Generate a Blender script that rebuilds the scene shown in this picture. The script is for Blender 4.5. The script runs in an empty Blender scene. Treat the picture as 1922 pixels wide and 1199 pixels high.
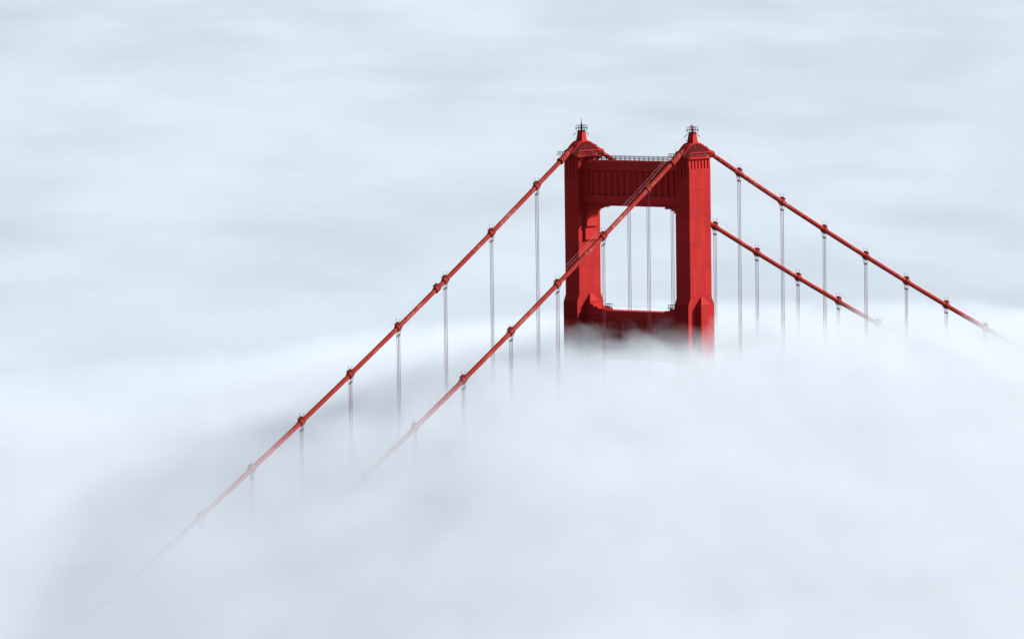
import bpy, math, random
from mathutils import Vector, Matrix, noise
random.seed(4)
C = bpy.context.scene
Z0 = 227.0                      # height of the cable saddle above the water
R = math.radians

# ------------------------------------------------------------------ camera
cam_d = bpy.data.cameras.new('camera'); cam = bpy.data.objects.new('camera', cam_d)
C.collection.objects.link(cam); C.camera = cam
r_ = Vector((-0.59946238, 0.80030803, -0.01232527)); f_ = Vector((-0.79786102, -0.59871403, -0.07042228))
u_ = r_.cross(f_)
m = Matrix((r_, u_, -f_)).transposed().to_4x4(); m.translation = Vector((1037.912, 747.002, 54.43 + Z0))
cam.matrix_world = m
cam_d.sensor_width = 36; cam_d.lens = 224.0
cam_d.clip_start = 1; cam_d.clip_end = 90000

# ------------------------------------------------------------------ sky and sun
EL = R(33); AZ = math.atan2(-0.79, 0.61)
sun_dir = Vector((math.sin(AZ) * math.cos(EL), math.cos(AZ) * math.cos(EL), math.sin(EL)))
W = bpy.data.worlds.new("World"); C.world = W; W.use_nodes = True
wn = W.node_tree.nodes; bg = wn['Background']
sky = wn.new('ShaderNodeTexSky'); sky.sky_type = 'NISHITA'; sky.sun_disc = False
sky.sun_elevation = EL; sky.sun_rotation = AZ; sky.altitude = 200; sky.dust_density = 2.0
W.node_tree.links.new(sky.outputs[0], bg.inputs['Color']); bg.inputs['Strength'].default_value = 0.064
sl = bpy.data.lights.new('sun', 'SUN'); sl.energy = 5.0; sl.angle = R(2.0); sl.color = (1.0, 0.95, 0.89)
so = bpy.data.objects.new('sun', sl); C.collection.objects.link(so)
so.rotation_euler = sun_dir.to_track_quat('Z', 'Y').to_euler(); so.location = (0, 0, 600)
C.view_settings.view_transform = 'Standard'; C.view_settings.look = 'None'
C.view_settings.exposure = 1.27; C.view_settings.gamma = 1
C.render.engine = 'CYCLES'
cy = C.cycles
cy.use_denoising = True; cy.volume_bounces = 0; cy.max_bounces = 8; cy.diffuse_bounces = 2
cy.transparent_max_bounces = 8; cy.volume_step_rate = 1.0; cy.volume_max_steps = 512
cy.sample_clamp_indirect = 4; cy.use_adaptive_sampling = True; cy.adaptive_threshold = 0.025

# ------------------------------------------------------------------ materials
def mat(name):
    m = bpy.data.materials.new(name); m.use_nodes = True
    nt = m.node_tree; nt.nodes.clear(); out = nt.nodes.new('ShaderNodeOutputMaterial')
    return m, nt, out
def node(nt, t, **kw):
    n = nt.nodes.new(t)
    for k, v in kw.items():
        if k.startswith('i_'): n.inputs[k[2:].replace('_', ' ')].default_value = v
        else: setattr(n, k, v)
    return n
def math_n(nt, op, a, b=None, c=None):
    n = nt.nodes.new('ShaderNodeMath'); n.operation = op
    for i, v in enumerate((a, b, c)):
        if v is None: continue
        if isinstance(v, (int, float)): n.inputs[i].default_value = v
        else: nt.links.new(v, n.inputs[i])
    return n.outputs[0]
def mixc(nt, fac, a, b, blend='MIX'):
    n = nt.nodes.new('ShaderNodeMix'); n.data_type = 'RGBA'; n.blend_type = blend
    for i, v in ((0, fac), (6, a), (7, b)):
        if isinstance(v, (int, float)): n.inputs[i].default_value = v
        elif isinstance(v, tuple): n.inputs[i].default_value = v
        else: nt.links.new(v, n.inputs[i])
    return n.outputs[2]

def paint(name, col, worn=0.0, plates=False, rough=0.75):
    m, nt, out = mat(name); L = nt.links.new
    b = node(nt, 'ShaderNodeBsdfPrincipled'); b.inputs['Roughness'].default_value = rough
    b.inputs['Specular IOR Level'].default_value = 0.04
    tc = node(nt, 'ShaderNodeTexCoord'); co = tc.outputs['Object']
    n1 = node(nt, 'ShaderNodeTexNoise', i_Scale=0.35, i_Detail=6.0, i_Roughness=0.65); L(co, n1.inputs['Vector'])
    base = (*col, 1); dark = (col[0]*0.72, col[1]*0.62, col[2]*0.6, 1)
    c = mixc(nt, math_n(nt, 'MULTIPLY', n1.outputs['Fac'], 0.6), base, dark)
    # streaks running down
    mp = node(nt, 'ShaderNodeMapping'); mp.inputs['Scale'].default_value = (2.2, 2.2, 0.08); L(co, mp.inputs['Vector'])
    n2 = node(nt, 'ShaderNodeTexNoise', i_Scale=1.0, i_Detail=4.0); L(mp.outputs[0], n2.inputs['Vector'])
    st = node(nt, 'ShaderNodeMapRange'); st.inputs['From Min'].default_value = 0.5; st.inputs['From Max'].default_value = 0.75
    st.inputs['To Max'].default_value = 0.30; L(n2.outputs['Fac'], st.inputs['Value'])
    c = mixc(nt, st.outputs[0], c, dark)
    if plates:                  # riveted plates of slightly different paint
        sx = node(nt, 'ShaderNodeSeparateXYZ'); L(co, sx.inputs[0])
        cb = node(nt, 'ShaderNodeCombineXYZ'); L(math_n(nt, 'ADD', sx.outputs[0], 0.53), cb.inputs[0]); L(sx.outputs[2], cb.inputs[1])
        br = node(nt, 'ShaderNodeTexBrick', offset=0.37, offset_frequency=2, i_Scale=1.0, i_Mortar_Size=0.05, i_Bias=0.0, i_Brick_Width=1.07, i_Row_Height=5.3)
        br.inputs['Color1'].default_value = (1, 1, 1, 1); br.inputs['Color2'].default_value = (0.82, 0.74, 0.74, 1); br.inputs['Mortar'].default_value = (0.60, 0.48, 0.48, 1)
        L(cb.outputs[0], br.inputs['Vector'])
        c = mixc(nt, 1.0, c, br.outputs['Color'], 'MULTIPLY')
        b2 = node(nt, 'ShaderNodeTexBrick', offset=0.5, offset_frequency=3, i_Scale=1.0, i_Mortar_Size=0.03, i_Brick_Width=3.21, i_Row_Height=2.9)
        b2.inputs['Color1'].default_value = (1, 1, 1, 1); b2.inputs['Color2'].default_value = (0.9, 0.86, 0.86, 1); b2.inputs['Mortar'].default_value = (0.8, 0.7, 0.7, 1)
        L(cb.outputs[0], b2.inputs['Vector'])
        c = mixc(nt, 1.0, c, b2.outputs['Color'], 'MULTIPLY')
    if worn:
        n3 = node(nt, 'ShaderNodeTexNoise', i_Scale=1.3, i_Detail=7.0, i_Roughness=0.7); L(co, n3.inputs['Vector'])
        n4 = node(nt, 'ShaderNodeTexNoise', i_Scale=0.12, i_Detail=2.0); L(co, n4.inputs['Vector'])
        s = math_n(nt, 'MULTIPLY', n3.outputs['Fac'], n4.outputs['Fac'])
        mr = node(nt, 'ShaderNodeMapRange'); mr.inputs['From Min'].default_value = 0.28; mr.inputs['From Max'].default_value = 0.38
        mr.inputs['To Max'].default_value = worn; L(s, mr.inputs['Value'])
        c = mixc(nt, mr.outputs[0], c, (0.42, 0.22, 0.18, 1))
    L(c, b.inputs['Base Color'])
    bp = node(nt, 'ShaderNodeBump', i_Strength=0.25, i_Distance=0.05); L(n1.outputs['Fac'], bp.inputs['Height']); L(bp.outputs[0], b.inputs['Normal'])
    L(b.outputs[0], out.inputs['Surface'])
    return m
RED = (0.300, 0.0160, 0.0155)
M_tower = paint('orange_red_tower_paint', RED, plates=True)
M_trim = paint('orange_red_trim_paint', RED)
M_cable = paint('orange_red_cable_paint', (0.205, 0.0175, 0.0125), worn=0.35)
M_band = paint('dark_red_band_paint', (0.150, 0.012, 0.011), worn=0.2)
M_rope = paint('rope_paint', (0.14, 0.030, 0.034))
M_iron = paint('dark_iron_and_gap_shade', (0.030, 0.010, 0.012))  # iron fittings, and the painted-in shade behind the saddle housing ribs
M_iron2 = paint('maroon_iron_paint', (0.075, 0.010, 0.012))
M_wire = paint('galvanised_wire', (0.45, 0.28, 0.26))

# ------------------------------------------------------------------ mesh helpers
class MB:
    def __init__(s): s.v = []; s.f = []
    def add(s, vs, fs):
        n = len(s.v); s.v += [tuple(p) for p in vs]; s.f += [tuple(i + n for i in f) for f in fs]; return s
    def box(s, x0, x1, y0, y1, z0, z1, tx=0.0, ty=0.0):
        """axis-aligned box, the top drawn in by tx, ty"""
        x0, x1 = min(x0, x1), max(x0, x1); y0, y1 = min(y0, y1), max(y0, y1)
        vs = [(x0, y0, z0), (x1, y0, z0), (x1, y1, z0), (x0, y1, z0),
              (x0+tx, y0+ty, z1), (x1-tx, y0+ty, z1), (x1-tx, y1-ty, z1), (x0+tx, y1-ty, z1)]
        return s.add(vs, [(3, 2, 1, 0), (4, 5, 6, 7), (0, 1, 5, 4), (1, 2, 6, 5), (2, 3, 7, 6), (3, 0, 4, 7)])
    def tube(s, pts, rad, n=10, cap=True):
        pts = [Vector(p) for p in pts]; rings = []
        rs = rad if isinstance(rad, (list, tuple)) else [rad] * len(pts)
        for i, p in enumerate(pts):
            t = (pts[min(i+1, len(pts)-1)] - pts[max(i-1, 0)]).normalized()
            ref = Vector((0, 1, 0)) if abs(t.y) < 0.9 else Vector((1, 0, 0))
            a = t.cross(ref).normalized(); b = t.cross(a)
            rings.append([p + (a*math.cos(2*math.pi*k/n) + b*math.sin(2*math.pi*k/n))*rs[i] for k in range(n)])
        vs = [q for ring in rings for q in ring]; fs = []
        for i in range(len(pts)-1):
            for k in range(n): fs.append((i*n+k, i*n+(k+1) % n, (i+1)*n+(k+1) % n, (i+1)*n+k))
        if cap: fs += [tuple(range(n))[::-1], tuple((len(pts)-1)*n+k for k in range(n))]
        return s.add(vs, fs)
    def prism(s, poly, y0, y1):
        """XZ polygon extruded along Y"""
        n = len(poly); vs = [(x, y0, z) for x, z in poly] + [(x, y1, z) for x, z in poly]
        fs = [tuple(range(n)), tuple(range(2*n-1, n-1, -1))] + [(i, i+n, (i+1) % n+n, (i+1) % n) for i in range(n)]
        return s.add(vs, fs)
    def build(s, name, material, parent=None, smooth=False):
        me = bpy.data.meshes.new(name); me.from_pydata(s.v, [], s.f); me.materials.append(material)
        import bmesh
        b = bmesh.new(); b.from_mesh(me); bmesh.ops.recalc_face_normals(b, faces=b.faces); b.to_mesh(me); b.free()
        if smooth:
            for p in me.polygons: p.use_smooth = True
            me.set_sharp_from_angle(angle=R(40))
        o = bpy.data.objects.new(name, me); C.collection.objects.link(o)
        if parent: o.parent = parent
        return o
def tag(o, label=None, cat=None, group=None, kind=None):
    for k, v in (('label', label), ('category', cat), ('group', group), ('kind', kind)):
        if v: o[k] = v
    return o
def empty(name, loc=(0, 0, 0)):
    o = bpy.data.objects.new(name, None); C.collection.objects.link(o); o.location = loc; return o

YL = 13.716                     # cables and legs stand at +-YL
HX, HY = 3.68, 1.72             # half section of a leg, upper shaft
LX, LY = 4.45, 1.72             # lower shaft
SD = 1.85                       # half depth of a portal strut
ZS1, ZS0 = -31.3, -32.75        # shoulder between shafts
def inn_of(yl): return -1 if yl > 0 else 1
def zc(x):                      # height of the cable centre, saddle = 0
    if x > 5: return -0.58135*x + 3.49e-4*x*x
    if x < -5: return 0.45026*x + 3.49e-4*x*x
    za, zb = -0.58135*5 + 0.0087, -0.45026*5 + 0.0087
    t = (x + 5) / 10
    h00 = 2*t**3-3*t*t+1; h10 = t**3-2*t*t+t; h01 = -2*t**3+3*t*t; h11 = t**3-t*t
    return h00*zb + h10*10*0.447 + h01*za + h11*10*(-0.578)

# ------------------------------------------------------------------ tower
tower = tag(empty('bridge_tower', (0, 0, 0)), 'red suspension bridge tower with two legs joined by portal struts, rising out of the fog', 'bridge tower')
OZ = Z0
def bx(mb, x0, x1, y0, y1, z0, z1, **k): return mb.box(x0, x1, y0, y1, z0 + OZ, z1 + OZ, **k)
for yl in (YL, -YL):
    inn = -1 if yl > 0 else 1    # direction towards the other leg
    g = MB()
    # lower shaft, shoulder, upper shaft
    bx(g, -LX, LX, yl-LY, yl+LY, -Z0, ZS0)
    g.box(-LX, LX, yl-LY, yl+LY, ZS0+OZ, ZS1+OZ, tx=LX-HX)
    bx(g, -HX, HX, yl-HY, yl+HY, ZS1, -5.55)
    # recessed top behind the fluting
    bx(g, -HX+0.02, HX-0.02, yl-HY+(0.0 if inn < 0 else 0.40), yl+HY-(0.40 if inn < 0 else 0.0), -5.55, -3.55)
    # proud band on the end faces near the top
    for sx in (1, -1):
        for k in range(4): bx(g, sx*(HX-0.01), sx*(HX+0.16), yl-HY+0.12+k*0.86, yl-HY+0.12+k*0.86+0.58, -7.9, -3.7)
    # fin at each corner of the upper shaft's end faces
    leg = g.build('leg', M_tower, tower)
    fl = MB(); n = 7; pitch = 2*HX/(n-0.42)
    for i in range(n):
        x0 = -HX + i*pitch
        for sy in (-inn,):
            y1 = yl + sy*HY; y0 = yl + sy*(HY-0.40)
            zb, zt = -5.55+OZ, -3.62+OZ; x1 = x0 + pitch*0.58
            ys = yl + sy*(HY-0.10)
            vs = [(x0, y0, zb), (x1, y0, zb), (x1, y1, zb), (x0, y1, zb), (x0, y0, zt), (x1, y0, zt), (x1, ys, zt), (x0, ys, zt)]
            fl.add(vs, [(3, 2, 1, 0), (4, 5, 6, 7), (0, 1, 5, 4), (1, 2, 6, 5), (2, 3, 7, 6), (3, 0, 4, 7)])
    fl.build('fluting', M_trim, leg)
    # pilasters on inner and outer faces of the lower shaft, with a hipped top
    for sy in (1, -1):
        p = MB(); pw = 1.7; pd = 1.2; y0 = yl + sy*LY; y1 = yl + sy*(LY+pd)
        bx(p, -pw, pw, y0, y1, -Z0, -32.65)
        za, zt = -32.65+OZ, -31.0+OZ
        p.add([(-pw, y0, za), (pw, y0, za), (pw, y1, za), (-pw, y1, za), (0, y0, zt)],
              [(1, 2, 4), (2, 3, 4), (3, 0, 4), (3, 2, 1, 0), (0, 1, 4)])
        p.build('pilaster', M_tower, leg)

def strut(ztop, zbot, upper):
    yi = YL - HY                 # inner faces
    s = MB(); d = SD
    bx(s, -d+0.57, d-0.57, -yi, yi, zbot+0.55, ztop-0.35)          # web, recessed
    bx(s, -d, d, -yi, yi, zbot+0.6, zbot+2.15)                      # bottom rail
    bx(s, -d+0.55, d-0.55, -yi, yi, zbot, zbot+0.6)                 # lower ledge
    bx(s, -d+0.2, d-0.2, -yi, yi, ztop-1.85, ztop-0.75)             # top band
    for sy in (1, -1): bx(s, -d+0.1, d-0.1, sy*yi, sy*(yi-1.05), zbot+2.15, ztop-1.85)
    o = s.build('portal_strut', M_trim, tower)
    c = MB(); c.box(-d-0.02, d+0.02, -yi, yi, ztop-0.75+OZ, ztop+OZ, tx=0.14)
    c.build('cornice', M_trim, o)
    # fluted panel: pleated sheet on either side
    pz0, pz1 = zbot+2.15+OZ, ztop-1.85+OZ; w = yi-1.05; n = 14; p = 2*w/n
    for sx in (1, -1):
        f = MB()
        for i in range(n):
            ya = -w + i*p
            prof = [(ya, 0.56), (ya+0.12*p, 0.18), (ya+0.30*p, 0.10), (ya+0.50*p, 0.18), (ya+0.62*p, 0.56), (ya+p, 0.56)]
            for (a, da), (b, db) in zip(prof, prof[1:]):
                f.add([(sx*(d-da), a, pz0+0.02), (sx*(d-db), b, pz0+0.02), (sx*(d-db), b, pz1-0.25), (sx*(d-da), a, pz1-0.25)], [(0, 1, 2, 3)])
                f.add([(sx*(d-da), a, pz1-0.25), (sx*(d-db), b, pz1-0.25), (sx*(d-0.56), b, pz1), (sx*(d-0.56), a, pz1)], [(0, 1, 2, 3)])
        f.build('fluted_panel', M_trim, o)
    for sy in (1, -1):
        k = MB()
        if upper or True:
            e = sy*yi
            def blk(t, z0, z1, hd): bx(k, -hd, hd, e, e-sy*t, zbot+z0, zbot+z1)
            blk(4.1, -0.38, -0.0, d-0.25); blk(2.5, -0.72, -0.38, d-0.20); blk(1.75, -1.15, -0.72, d-0.15); blk(1.35, -1.6, -1.15, d-0.1)
            # sloping block
            za, zb = zbot-2.55+OZ, zbot-1.6+OZ
            y0, y1, y2 = e, e-sy*0.62, e-sy*1.15; hd = d-0.12
            k.add([(-hd, y0, za), (hd, y0, za), (hd, y1, za), (-hd, y1, za), (-hd, y0, zb), (hd, y0, zb), (hd, y2, zb), (-hd, y2, zb)],
                  [(3, 2, 1, 0), (4, 5, 6, 7), (0, 1, 5, 4), (1, 2, 6, 5), (2, 3, 7, 6), (3, 0, 4, 7)])
            blk(0.78, -4.25, -2.55, d-0.04); blk(0.42, -6.9, -4.25, d+0.04)
            za, zb = zbot-7.5+OZ, zbot-6.9+OZ; hd = d+0.04
            k.add([(-hd, e, za), (hd, e, za), (hd, e, zb), (-hd, e, zb), (-hd, e-sy*0.42, zb), (hd, e-sy*0.42, zb)],
                  [(0, 1, 2, 3), (0, 1, 5, 4), (3, 2, 5, 4), (1, 2, 5), (0, 3, 4)])
        k.build('corbel', M_trim, o)
    return o
top_strut = strut(-4.33, -13.35, True)
low_strut = strut(-34.45, -44.3, False)
# stepped haunches on top of the lower strut, against each leg
for sy in (1, -1):
    h = MB(); e = sy*(YL-LY-1.2)
    for t, z0, z1, hd in ((3.1, -34.45, -34.12, SD-0.0), (1.9, -34.12, -33.72, SD-0.1), (0.75, -33.72, -33.25, SD-0.2)):
        bx(h, -hd, hd, e, e-sy*t, z0, z1)
    h.build('haunch', M_trim, low_strut)

def rail_frame(mb, x0, x1, y0, y1, z0, z1, r=0.035, nx=1, ny=1, mids=(0.5,)):
    """box railing: posts and rails round a rectangle"""
    P = []
    for i in range(nx+1): P += [(x0+(x1-x0)*i/nx, y0), (x0+(x1-x0)*i/nx, y1)]
    for j in range(1, ny): P += [(x0, y0+(y1-y0)*j/ny), (x1, y0+(y1-y0)*j/ny)]
    for x, y in P: mb.tube([(x, y, z0+OZ), (x, y, z1+OZ)], r, 6)
    for q in (*mids, 1.0):
        z = z0+(z1-z0)*q+OZ
        for a, b in (((x0, y0), (x1, y0)), ((x0, y1), (x1, y1)), ((x0, y0), (x0, y1)), ((x1, y0), (x1, y1))):
            mb.tube([(*a, z), (*b, z)], r, 6)

# railing along the top strut
w = MB(); yr = 9.9
for x in (-1.5, 1.5):
    for z in (-3.42, -3.85): w.tube([(x, -yr, z+OZ), (x, yr, z+OZ)], 0.05, 6)
    w.tube([(x, -yr, -4.28+OZ), (x, yr, -4.28+OZ)], 0.04, 6)
    for i in range(18): w.tube([(x, -yr+i*2*yr/17, -4.35+OZ), (x, -yr+i*2*yr/17, -3.42+OZ)], 0.045, 6)
w.build('walkway_railing', M_iron, tower)
# stair and landing at each end of the strut up to the saddle platform
for sy in (1, -1):
    t = MB()
    for x in (-1.45, 1.45):
        for dz in (0.0, 0.45): t.tube([(x, sy*9.9, -3.85+dz+OZ), (x, sy*10.9, -3.0+dz+OZ), (x, sy*11.75, -3.0+dz+OZ)], 0.05, 6)
        for y in (10.0, 10.45, 10.9, 11.3): t.tube([(x, sy*y, -4.4+OZ), (x, sy*y, -2.6-(0.35 if y < 10.4 else 0)+OZ)], 0.05, 6)
    for k in range(5): t.box(-0.5, 0.5, sy*(9.9+k*0.22), sy*(10.1+k*0.22), -4.3+k*0.2+OZ, -4.25+k*0.2+OZ)
    t.box(-1.5, 1.5, sy*10.95, sy*11.8, -3.5+OZ, -3.42+OZ)
    t.build('stair_landing', M_iron, tower)
a = MB(); a.tube([(1.2, 10.5, -4.3+OZ), (1.2, 10.5, -2.0+OZ)], 0.05, 6); a.tube([(1.2, 10.5, -2.0+OZ), (1.2, 10.5, -1.35+OZ)], 0.03, 6)
a.build('antenna', M_iron, tower)
# hand rope and two access cages on the lower strut
for y in (-6.6, 8.9):
    c = MB(); rail_frame(c, 0.7, 1.5, y-0.5, y+0.5, -34.3 if y < 0 else -33.9, -33.15 if y < 0 else -32.9, r=0.05)
    c.box(0.95, 1.25, y-0.25, y+0.05, -33.9+OZ, -33.65+OZ)
    c.tube([(1.5, y-0.5, -33.6+OZ), (1.5, y+0.5, -33.6+OZ)], 0.06, 6)
    c.build('access_cage', M_iron, tower)
w = MB()
for z in (-33.25, -33.55): w.tube([(1.1, -6.1, z+OZ), (1.1, 0, z-0.06+OZ), (1.1, 8.4, z+OZ)], 0.012, 5)
w.build('hand_line', M_wire, tower)

# saddle housings and pinnacles
arch = [(-4.7, -2.35), (-3.9, -1.78), (-3.0, -1.18), (-2.3, -0.80), (-1.5, -0.50), (-0.7, -0.34), (0, -0.30), (0.7, -0.34), (1.5, -0.52), (2.3, -0.92), (3.0, -1.45), (3.9, -2.12), (4.7, -2.80)]
for yl in (YL, -YL):
    s = MB()
    body = [(x*0.985, z-0.12+OZ) for x, z in arch]
    s.prism([(-4.0, -3.3+OZ)] + [p for p in body if abs(p[0]) < 4.2] + [(4.0, -3.3+OZ)], yl-0.78, yl+0.78)
    house = s.build('saddle_housing', M_iron, tower)  # body coloured dark so the gaps between ribs look like shaded interior
    rf = MB()                   # roof plate over the saddle, following the cable
    for (xa, za), (xb, zb) in zip(arch, arch[1:]):
        rf.add([(xa, yl-0.98, za+OZ), (xb, yl-0.98, zb+OZ), (xb, yl+0.98, zb+OZ), (xa, yl+0.98, za+OZ),
                (xa, yl-0.98, za-0.28+OZ), (xb, yl-0.98, zb-0.28+OZ), (xb, yl+0.98, zb-0.28+OZ), (xa, yl+0.98, za-0.28+OZ)],
               [(0, 1, 2, 3), (7, 6, 5, 4), (0, 4, 5, 1), (3, 2, 6, 7)])
    rf.build('roof_plate', M_trim, house)
    for sy in (1, -1):
        rb = MB(); nr = 12
        for i in range(nr+1):
            x = -3.25 + 6.5*i/nr
            zt = next(za + (zb-za)*(x-xa)/(xb-xa) for (xa, za), (xb, zb) in zip(arch, arch[1:]) if xa <= x <= xb) - 0.22
            big = i in (0, 4, 8, 12); th = 0.095 if big else 0.065
            pts = [(x, yl+sy*0.96, zt+OZ), (x, yl+sy*(0.96+0.45), zt-(zt+2.35)*0.42+OZ), (x, yl+sy*1.84, -2.35+OZ)]
            rb.tube(pts, th, 6)
            if big: rb.tube([(x, yl+sy*1.84, -2.35+OZ), (x, yl+sy*1.9, -3.45+OZ)], th, 6)
        for z, r in ((-2.35, 0.085), (-2.78, 0.05), (-3.1, 0.05), (-3.35, 0.06)):
            rb.tube([(-3.3, yl+sy*1.88, z+OZ), (3.3, yl+sy*1.88, z+OZ)], r, 6)
        for i in range(13):
            rb.tube([(-3.25+6.5*i/12, yl+sy*1.88, -3.35+OZ), (-3.25+6.5*i/12, yl+sy*1.88, -2.78+OZ)], 0.03, 5)
        rb.build('rib_screen', M_trim, house)
    pl = MB(); pl.box(-3.95, 3.95, yl-2.0, yl+2.0, -3.55+OZ, -3.40+OZ); pl.box(-3.8, 3.8, yl-1.5, yl+1.5, -3.40+OZ, -3.28+OZ)
    for sx in (1, -1):           # end brackets and rails either side of the cable
        for sy in (1, -1):
            pl.tube([(sx*3.9, yl+sy*1.9, -3.5+OZ), (sx*3.9, yl+sy*1.9, -2.5+OZ)], 0.06, 6)
            for z in (-2.5, -2.95): pl.tube([(sx*3.3, yl+sy*1.9, z+OZ), (sx*4.0, yl+sy*1.9, z+OZ), (sx*4.6, yl+sy*0.9, z-0.2+OZ)], 0.05, 6)
    for x in (-3.2, -1.1, 1.1, 3.2):     # gusset brackets under the platform, towards the other leg
        ye = yl + inn_of(yl)*HY
        pl.add([(x-0.07, ye, -3.55+OZ), (x+0.07, ye, -3.55+OZ), (x-0.07, ye+inn_of(yl)*1.3, -3.55+OZ), (x+0.07, ye+inn_of(yl)*1.3, -3.55+OZ), (x-0.07, ye, -4.3+OZ), (x+0.07, ye, -4.3+OZ)],
               [(0, 1, 3, 2), (0, 2, 4), (1, 5, 3), (2, 3, 5, 4), (0, 4, 5, 1)])
    pl.build('platform', M_trim, house)
    # pinnacle
    p = MB(); p.box(-0.90, 0.90, yl-0.72, yl+0.72, -0.45+OZ, 1.62+OZ, tx=0.38, ty=0.15)
    p.box(-1.0, 1.0, yl-0.82, yl+0.82, -0.5+OZ, -0.32+OZ)
    pin = p.build('pinnacle', M_trim, tower)
    e = MB()
    e.tube([(0.92, yl+0.5, -0.3+OZ), (0.55, yl+0.4, 1.62+OZ)], 0.05, 6)
    e.build('ladder_rail', M_iron, pin); e = MB()
    e.box(0.9, 1.25, yl-0.95, yl-0.3, 0.02+OZ, 0.08+OZ)
    e.build('ledge', M_iron, pin); e = MB()
    e.tube([(0.75, yl-0.7, 1.3+OZ), (1.75, yl-0.75, 0.75+OZ)], 0.07, 6)
    e.build('stay_rod', M_iron, pin); e = MB()
    e.tube([(-0.75, yl+0.5, 1.3+OZ), (-1.75, yl+0.55, 0.80+OZ)], 0.07, 6)
    e.build('stay_rod', M_iron, pin)
    rl = MB(); rail_frame(rl, -0.78, 0.78, yl-0.78, yl+0.78, 1.62, 2.72, r=0.045, nx=2, ny=2)
    rl.box(-0.82, 0.82, yl-0.82, yl+0.82, 1.62+OZ, 1.68+OZ)
    rl.box(0.74, 0.9, yl-0.85, yl-0.62, 2.0+OZ, 2.25+OZ); rl.box(-0.9, -0.74, yl+0.62, yl+0.85, 2.0+OZ, 2.25+OZ)
    rl.build('pinnacle_railing', M_iron, pin)
    b = MB()
    b.tube([(0, yl, 1.68+OZ), (0, yl, 2.85+OZ)], 0.15, 8)
    if yl > 0:
        b.tube([(0.2, yl-0.1, 2.85+OZ), (0.2, yl-0.1, 2.93+OZ), (0.2, yl-0.1, 3.06+OZ), (0.2, yl-0.1, 3.15+OZ)], [0.12, 0.2, 0.2, 0.1], 10)
        b.tube([(-0.15, yl+0.1, 2.8+OZ), (-0.15, yl+0.1, 3.2+OZ)], 0.05, 6)
    else:
        b.tube([(0, yl, 2.8+OZ), (0, yl, 3.3+OZ), (0, yl, 3.5+OZ)], [0.12, 0.09, 0.04], 8)
        b.tube([(0, yl, 3.45+OZ), (0, yl, 4.05+OZ)], 0.05, 6)
    b.build('beacon_mast', M_trim if yl > 0 else M_iron, pin)
    # little work platform beside the saddle
    q = MB(); yy = yl - 2.35; rail_frame(q, 3.9, 4.6, yy-0.35, yy+0.35, -3.2, -2.45, r=0.035)
    q.box(3.85, 4.65, yy-0.4, yy+0.4, -3.25+OZ, -3.2+OZ); q.tube([(4.2, yy+0.3, -3.2+OZ), (4.1, yl-1.9, -3.5+OZ)], 0.05, 6)
    q.build('work_platform', M_iron, tower)

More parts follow.
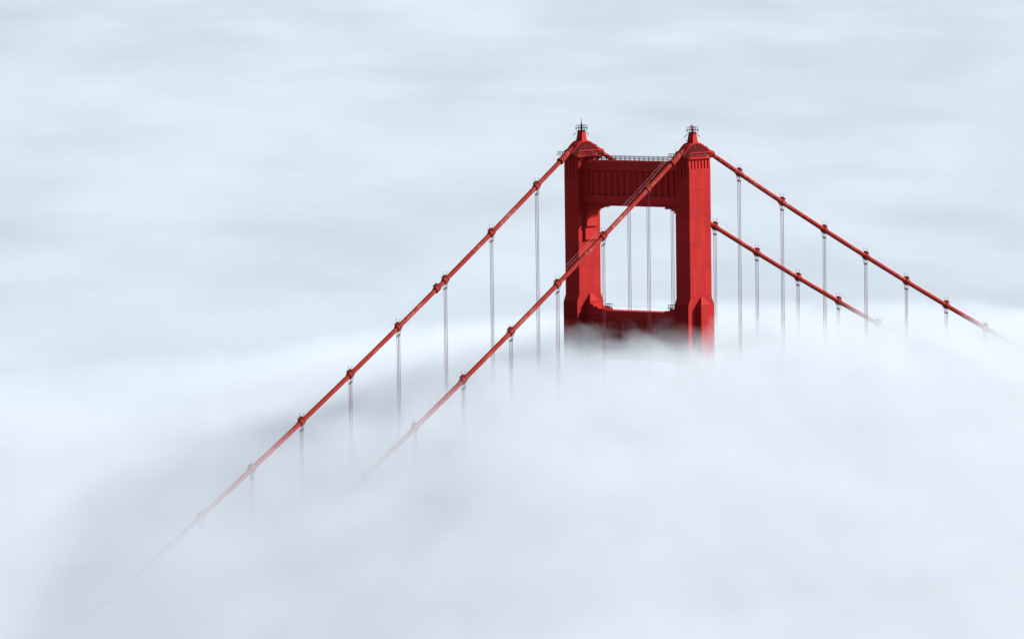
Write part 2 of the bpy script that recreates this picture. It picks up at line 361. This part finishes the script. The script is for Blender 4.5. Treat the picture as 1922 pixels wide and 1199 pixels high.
# ------------------------------------------------------------------ main cables
S = 15.24; AL, AR = 15.401, 16.076
def make_cable(yl, label, bandsL, bandsR):
    root = tag(empty('main_cable', (0, yl, 0)), label, 'bridge cable', 'main cables of the bridge')
    xs = [275 - 3.0*i for i in range(91)]; xs = [x for x in xs if x > 6] + [5, 4, 3, 2, 1, 0, -1, -2, -3, -4, -5]
    xs += [-6 - 3.0*i for i in range(90)]
    g = MB(); g.tube([(x, 0, zc(x)+OZ) for x in xs], 0.47, 16); g.build('cable', M_cable, root, True)
    # sleeves by the saddle
    for a, b in ((3.9, 7.4), (-3.9, -6.6)):
        sgn = 1 if a > 0 else -1; k = MB()
        pts = [(a+(b-a)*i/6, 0, zc(a+(b-a)*i/6)+OZ) for i in range(7)]
        k.tube(pts, 0.62, 16)
        for q in (0.12, 0.98):
            x = a+(b-a)*q; k.tube([(x-0.14, 0, zc(x-0.14)+OZ), (x+0.14, 0, zc(x+0.14)+OZ)], 0.73, 16)
        k.build('saddle_sleeve', M_cable, root, True)
    posts = []
    def band(x, extra=False):
        t = Vector((1, 0, (zc(x+0.5)-zc(x-0.5)))).normalized(); up = Vector((-t.z, 0, t.x)); P = Vector((x, 0, zc(x)+OZ))
        k = MB()
        k.tube([P-t*0.55, P+t*0.55], 0.57, 16)
        for q in (-0.55, 0.55): k.tube([P+t*(q-0.09), P+t*(q+0.09)], 0.63, 16)
        o = k.build('cable_band', M_cable, root, True)
        fl = MB()                # bolting flange along the top and under side
        def obox(c, a, b, h):    # oriented box: along t, y, up
            vs = []
            for sz in (-1, 1):
                for s1, s2 in ((-1, -1), (1, -1), (1, 1), (-1, 1)): vs.append(c + t*a*s1 + Vector((0, b*s2, 0)) + up*h*sz)
            fl.add(vs, [(3, 2, 1, 0), (4, 5, 6, 7), (0, 1, 5, 4), (1, 2, 6, 5), (2, 3, 7, 6), (3, 0, 4, 7)])
        obox(P+up*0.72, 0.56, 0.22, 0.13); 
        for q in (-0.42, -0.14, 0.14, 0.42):
            c = P+up*0.90+t*q; fl.tube([c-Vector((0, .34, 0)), c+Vector((0, .34, 0))], 0.10, 6)
        sgn = -1 if x < 0 else 1
        c = P+t*0.6*sgn+up*0.72; fl.tube([c, c+Vector((0, 0, 0.42))], 0.06, 6)
        fl.build('bolt_flange', M_band, o)
        fl = MB(); obox(P-up*0.64, 0.62, 0.14, 0.10); fl.build('lower_flange', M_band, o)
        if not extra:
            for y in (-0.43, 0.43):
                ps = MB()
                top = P+Vector((0, y, 1.55)); ps.tube([P+Vector((0, y, 0.45)), top], 0.022, 5)
                ps.tube([top-Vector((0, 0, 0.09)), top+Vector((0, 0, 0.09))], 0.07, 6)
                ps.build('rope_post', M_band, o)
    for i in range(bandsL): band(AL+S*i)
    for i in range(bandsR): band(-AR-S*i)
    if yl < 0: band(AL+S*2+2.75, True)
    for y in (-0.43, 0.43):      # hand ropes above the cable
        h = MB()
        X = [AL+S*i for i in range(bandsL+1)][::-1]; pts = [(x, y, zc(x)+1.55+OZ) for x in X]
        pts += [(1.75, (-0.72 if y < 0 else -0.45), 0.75+OZ)]
        h.tube(pts, 0.016, 5)
        X = [-AR-S*i for i in range(bandsR+1)]
        h.tube([(-1.75, (0.2 if y < 0 else 0.55), 0.8+OZ)] + [(x, y, zc(x)+1.55+OZ) for x in X], 0.016, 5)
        h.build('hand_rope', M_wire, root)
    return root
make_cable(YL, 'thick red main cable that crosses in front of the tower and its upper strut', 8, 9)
make_cable(-YL, 'thick red main cable farther off, over the spike-topped leg, passing behind the tower opening', 9, 8)

# ------------------------------------------------------------------ suspender ropes
ordw = ['first', 'second', 'third', 'fourth', 'fifth', 'sixth', 'seventh', 'eighth', 'ninth', 'tenth']
def suspender(x, yl, label):
    root = tag(empty('suspender', (x, yl, 77)), label, 'suspender rope', 'vertical suspender ropes hanging from the main cables')
    dz = OZ - 77; sl = zc(x+0.5)-zc(x-0.5); z = zc(x)
    for j, q in enumerate((-0.24, 0.24)):
        g = MB(); zs = z + sl*q - 1.62
        for y in (-1, 1):
            g.tube([(q, y*0.58, z+sl*q-0.25+dz), (q, y*0.44, z+sl*q-0.8+dz), (q, y*0.17, zs+dz), (q, y*0.17, 0)], 0.046, 6)
        g.build('rope_pair', M_rope, root)
        c = MB(); c.box(q-0.10, q+0.10, -0.30, 0.30, zs-0.09+dz, zs+0.09+dz); c.build('spreader_clamp', M_iron2, root)
for side, yl, n, off in (('left', YL, 7, AL), ('left', -YL, 8, AL), ('right', YL, 7, -AR), ('right', -YL, 7, -AR)):
    which = 'nearer' if yl > 0 else 'farther'; slope = 'steep' if side == 'left' else 'gentle'
    for i in range(n):
        x = off + (S*i if side == 'left' else -S*i)
        suspender(x, yl, f"{ordw[i]} suspender out from the tower on the {slope} slope of the {which} main cable")

# ------------------------------------------------------------------ water and fog
m, nt, out = mat('bay_water'); b = node(nt, 'ShaderNodeBsdfPrincipled'); b.inputs['Base Color'].default_value = (0.03, 0.07, 0.10, 1); b.inputs['Roughness'].default_value = 0.35
tc = node(nt, 'ShaderNodeTexCoord'); n1 = node(nt, 'ShaderNodeTexNoise', i_Scale=0.08, i_Detail=5.0); nt.links.new(tc.outputs['Object'], n1.inputs['Vector'])
bp = node(nt, 'ShaderNodeBump', i_Distance=1.0, i_Strength=0.4); nt.links.new(n1.outputs['Fac'], bp.inputs['Height']); nt.links.new(bp.outputs[0], b.inputs['Normal']); nt.links.new(b.outputs[0], out.inputs['Surface'])
g = MB(); g.add([(-40000, -40000, 0), (40000, -40000, 0), (40000, 40000, 0), (-40000, 40000, 0)], [(0, 1, 2, 3)])
tag(g.build('water', m), kind='structure')

FT = -86.0                       # level of the fog layer's dense top, below the saddle
m, nt, out = mat('fog_layer_top'); L = nt.links.new
tc = node(nt, 'ShaderNodeTexCoord'); co = tc.outputs['Object']
def wn_(scale, detail, rough, sx=1, sy=1, off=0):
    mp = node(nt, 'ShaderNodeMapping'); mp.inputs['Rotation'].default_value = (0, 0, math.atan2(0.6, 0.8)); mp.vector_type = 'TEXTURE'
    mp.inputs['Scale'].default_value = (sx, sy, 1); mp.inputs['Location'].default_value = (off, off*0.7, 0); L(co, mp.inputs['Vector'])
    n = node(nt, 'ShaderNodeTexNoise', i_Scale=scale, i_Detail=detail, i_Roughness=rough, i_Distortion=0.0); L(mp.outputs[0], n.inputs['Vector']); return n.outputs['Fac']
big = wn_(1/150, 2.2, 0.5, 1.2, 1.15); small = wn_(1/50, 3.0, 0.5, 1.4, 1.1, off=300)
hgt = math_n(nt, 'ADD', math_n(nt, 'MULTIPLY', big, 8.5), math_n(nt, 'MULTIPLY', small, 0.6))
bp = node(nt, 'ShaderNodeBump', i_Strength=1.0, i_Distance=1.0); L(hgt, bp.inputs['Height'])
df = node(nt, 'ShaderNodeBsdfDiffuse'); df.inputs['Color'].default_value = (0.305, 0.353, 0.390, 1); L(bp.outputs[0], df.inputs['Normal'])
tr = node(nt, 'ShaderNodeBsdfTransparent')
thin = wn_(1/80, 3.0, 0.5, 1.3, 1.3, off=-900)
mr = node(nt, 'ShaderNodeMapRange'); mr.interpolation_type = 'SMOOTHSTEP'
mr.inputs['From Min'].default_value = 0.38; mr.inputs['From Max'].default_value = 0.66; mr.inputs['To Min'].default_value = 0.0; mr.inputs['To Max'].default_value = 0.09
L(thin, mr.inputs['Value'])
mx = node(nt, 'ShaderNodeMixShader'); L(mr.outputs[0], mx.inputs[0]); L(df.outputs[0], mx.inputs[1]); L(tr.outputs[0], mx.inputs[2]); L(mx.outputs[0], out.inputs['Surface'])
M_layer = m
g = MB(); N = 260
def gr(i):                       # spacing grows away from the bridge
    t = (i-N/2)/(N/2); return 38000*(0.06*t + 0.94*t*abs(t)**3)
vs = []
def smin(a, b, k): h = max(k-abs(a-b), 0)/k; return min(a, b) - h*h*h*k/6
def bank(A, B):                  # the smooth top of the fog bank, the same shape the volume below follows
    h = smin(-smin(-(0.25*B-31.5), -(0.06*B-53.0), 8), -0.15*B-26.5, 8); h = smin(h, -36.5, 5)
    h += -0.03*max(A-85, 0); h = smin(h, -0.25*A+105, 10); return smin(h, 0.15*A-22, 10)
def ground(A, B):
    low = -smin(-(bank(A, B)-37), -(FT-4), 12)
    d = -A-110; rise = FT + 0.13*(math.sqrt(d*d+90*90)+d)/2*1.0
    rise = smin(rise, 240, 200)
    return -smin(-low, -rise, 25)
for j in range(N+1):
    for i in range(N+1):
        x, y = gr(i), gr(j); d = math.hypot(x, y); A = 0.8*x+0.6*y; B = -0.6*x+0.8*y
        vs.append((x, y, Z0 + ground(A, B) + 4.0*min(1, d/2500)*noise.fractal(Vector((x/900, y/900, 0.3)), 0.8, 2.0, 3)))
fs = [(j*(N+1)+i, j*(N+1)+i+1, (j+1)*(N+1)+i+1, (j+1)*(N+1)+i) for j in range(N) for i in range(N)]
g.add(vs, fs)
tag(g.build('fog_layer', M_layer, None, True), 'wide pale fog layer spreading to the horizon below the bridge', 'fog', kind='stuff')

# fog bank round the foot of the tower: a real volume, its top uneven
m, nt, out = mat('fog_bank_air'); L = nt.links.new
tc = node(nt, 'ShaderNodeTexCoord'); co = tc.outputs['Object']   # object axes: x away from the camera, y to its left
sx = node(nt, 'ShaderNodeSeparateXYZ'); L(co, sx.inputs[0])
A, B_, Zz = sx.outputs            # A: towards the camera, B_: to the right, Zz: height over the saddle
M2 = lambda op, a, b=None, c=None: math_n(nt, op, a, b, c)
h = M2('SMOOTH_MIN', M2('SMOOTH_MAX', M2('MULTIPLY_ADD', B_, 0.25, -31.5), M2('MULTIPLY_ADD', B_, 0.06, -53.0), 8.0), M2('MULTIPLY_ADD', B_, -0.15, -26.5), 8.0)
h = M2('SMOOTH_MIN', h, -35.5, 5.0)
h = M2('ADD', h, M2('MULTIPLY', M2('MAXIMUM', M2('ADD', A, -85.0), 0.0), -0.03))
h = M2('SMOOTH_MIN', h, M2('MULTIPLY_ADD', A, -0.25, 105.0), 10.0)
h = M2('SMOOTH_MIN', h, M2('MULTIPLY_ADD', A, 0.15, -22.0), 10.0)
mp = node(nt, 'ShaderNodeMapping'); mp.inputs['Scale'].default_value = (1/70, 1/32, 1/20); L(co, mp.inputs['Vector'])
n1 = node(nt, 'ShaderNodeTexNoise', i_Scale=1.0, i_Detail=4.0, i_Roughness=0.55, i_Distortion=0.4); L(mp.outputs[0], n1.inputs['Vector'])
h = M2('ADD', h, M2('MULTIPLY_ADD', n1.outputs['Fac'], 6.0, -4.0))
mp = node(nt, 'ShaderNodeMapping'); mp.inputs['Scale'].default_value = (1/60, 1/12, 1/8); L(co, mp.inputs['Vector'])
n2 = node(nt, 'ShaderNodeTexNoise', i_Scale=1.0, i_Detail=3.0, i_Roughness=0.5, i_Distortion=0.5); L(mp.outputs[0], n2.inputs['Vector'])
amp = node(nt, 'ShaderNodeMapRange'); amp.inputs['From Min'].default_value = 30.0; amp.inputs['From Max'].default_value = 150.0   # calmer towards the open bay
amp.inputs['To Min'].default_value = 13.5; amp.inputs['To Max'].default_value = 4.5; L(A, amp.inputs['Value'])
amb = node(nt, 'ShaderNodeMapRange'); amb.inputs['From Min'].default_value = -110.0; amb.inputs['From Max'].default_value = -20.0
amb.inputs['To Min'].default_value = 0.3; amb.inputs['To Max'].default_value = 1.0; L(A, amb.inputs['Value'])
h = M2('ADD', h, M2('MULTIPLY', M2('MULTIPLY', M2('SUBTRACT', n2.outputs['Fac'], 0.5), amp.outputs[0]), amb.outputs[0]))
dep = M2('SUBTRACT', h, Zz)       # depth below the fog's top
mr = node(nt, 'ShaderNodeMapRange'); mr.inputs['From Min'].default_value = 0.0; mr.inputs['From Max'].default_value = 20.0; L(dep, mr.inputs['Value'])
mr2 = node(nt, 'ShaderNodeMapRange'); mr2.inputs['From Min'].default_value = -105.0; mr2.inputs['From Max'].default_value = 5.0; mr2.inputs['To Min'].default_value = 0.022; mr2.inputs['To Max'].default_value = 0.115; L(B_, mr2.inputs['Value'])
mr3 = node(nt, 'ShaderNodeMapRange'); mr3.inputs['From Min'].default_value = -145.0; mr3.inputs['From Max'].default_value = -88.0; mr3.inputs['To Min'].default_value = 0.075; mr3.inputs['To Max'].default_value = 0.0; L(B_, mr3.inputs['Value'])
dens = M2('MULTIPLY', mr.outputs[0], M2('MAXIMUM', mr2.outputs[0], mr3.outputs[0]))
pv = node(nt, 'ShaderNodeVolumePrincipled'); pv.inputs['Color'].default_value = (0.79, 0.885, 0.968, 1); pv.inputs['Anisotropy'].default_value = 0.0
L(dens, pv.inputs['Density']); L(pv.outputs[0], out.inputs['Volume'])
M_fog = m; m.cycles.volume_step_rate = 0.125
g = MB(); g.box(-310, 660, -420, 260, -92, -22)
o = g.build('fog_bank', M_fog); o.location = (0, 0, Z0)
o.rotation_euler = (0, 0, math.atan2(0.6, 0.8))     # object x = (0.8, 0.6), object y = (-0.6, 0.8)
tag(o, 'soft bank of low fog swallowing the lower half of the bridge tower', 'fog', kind='stuff')
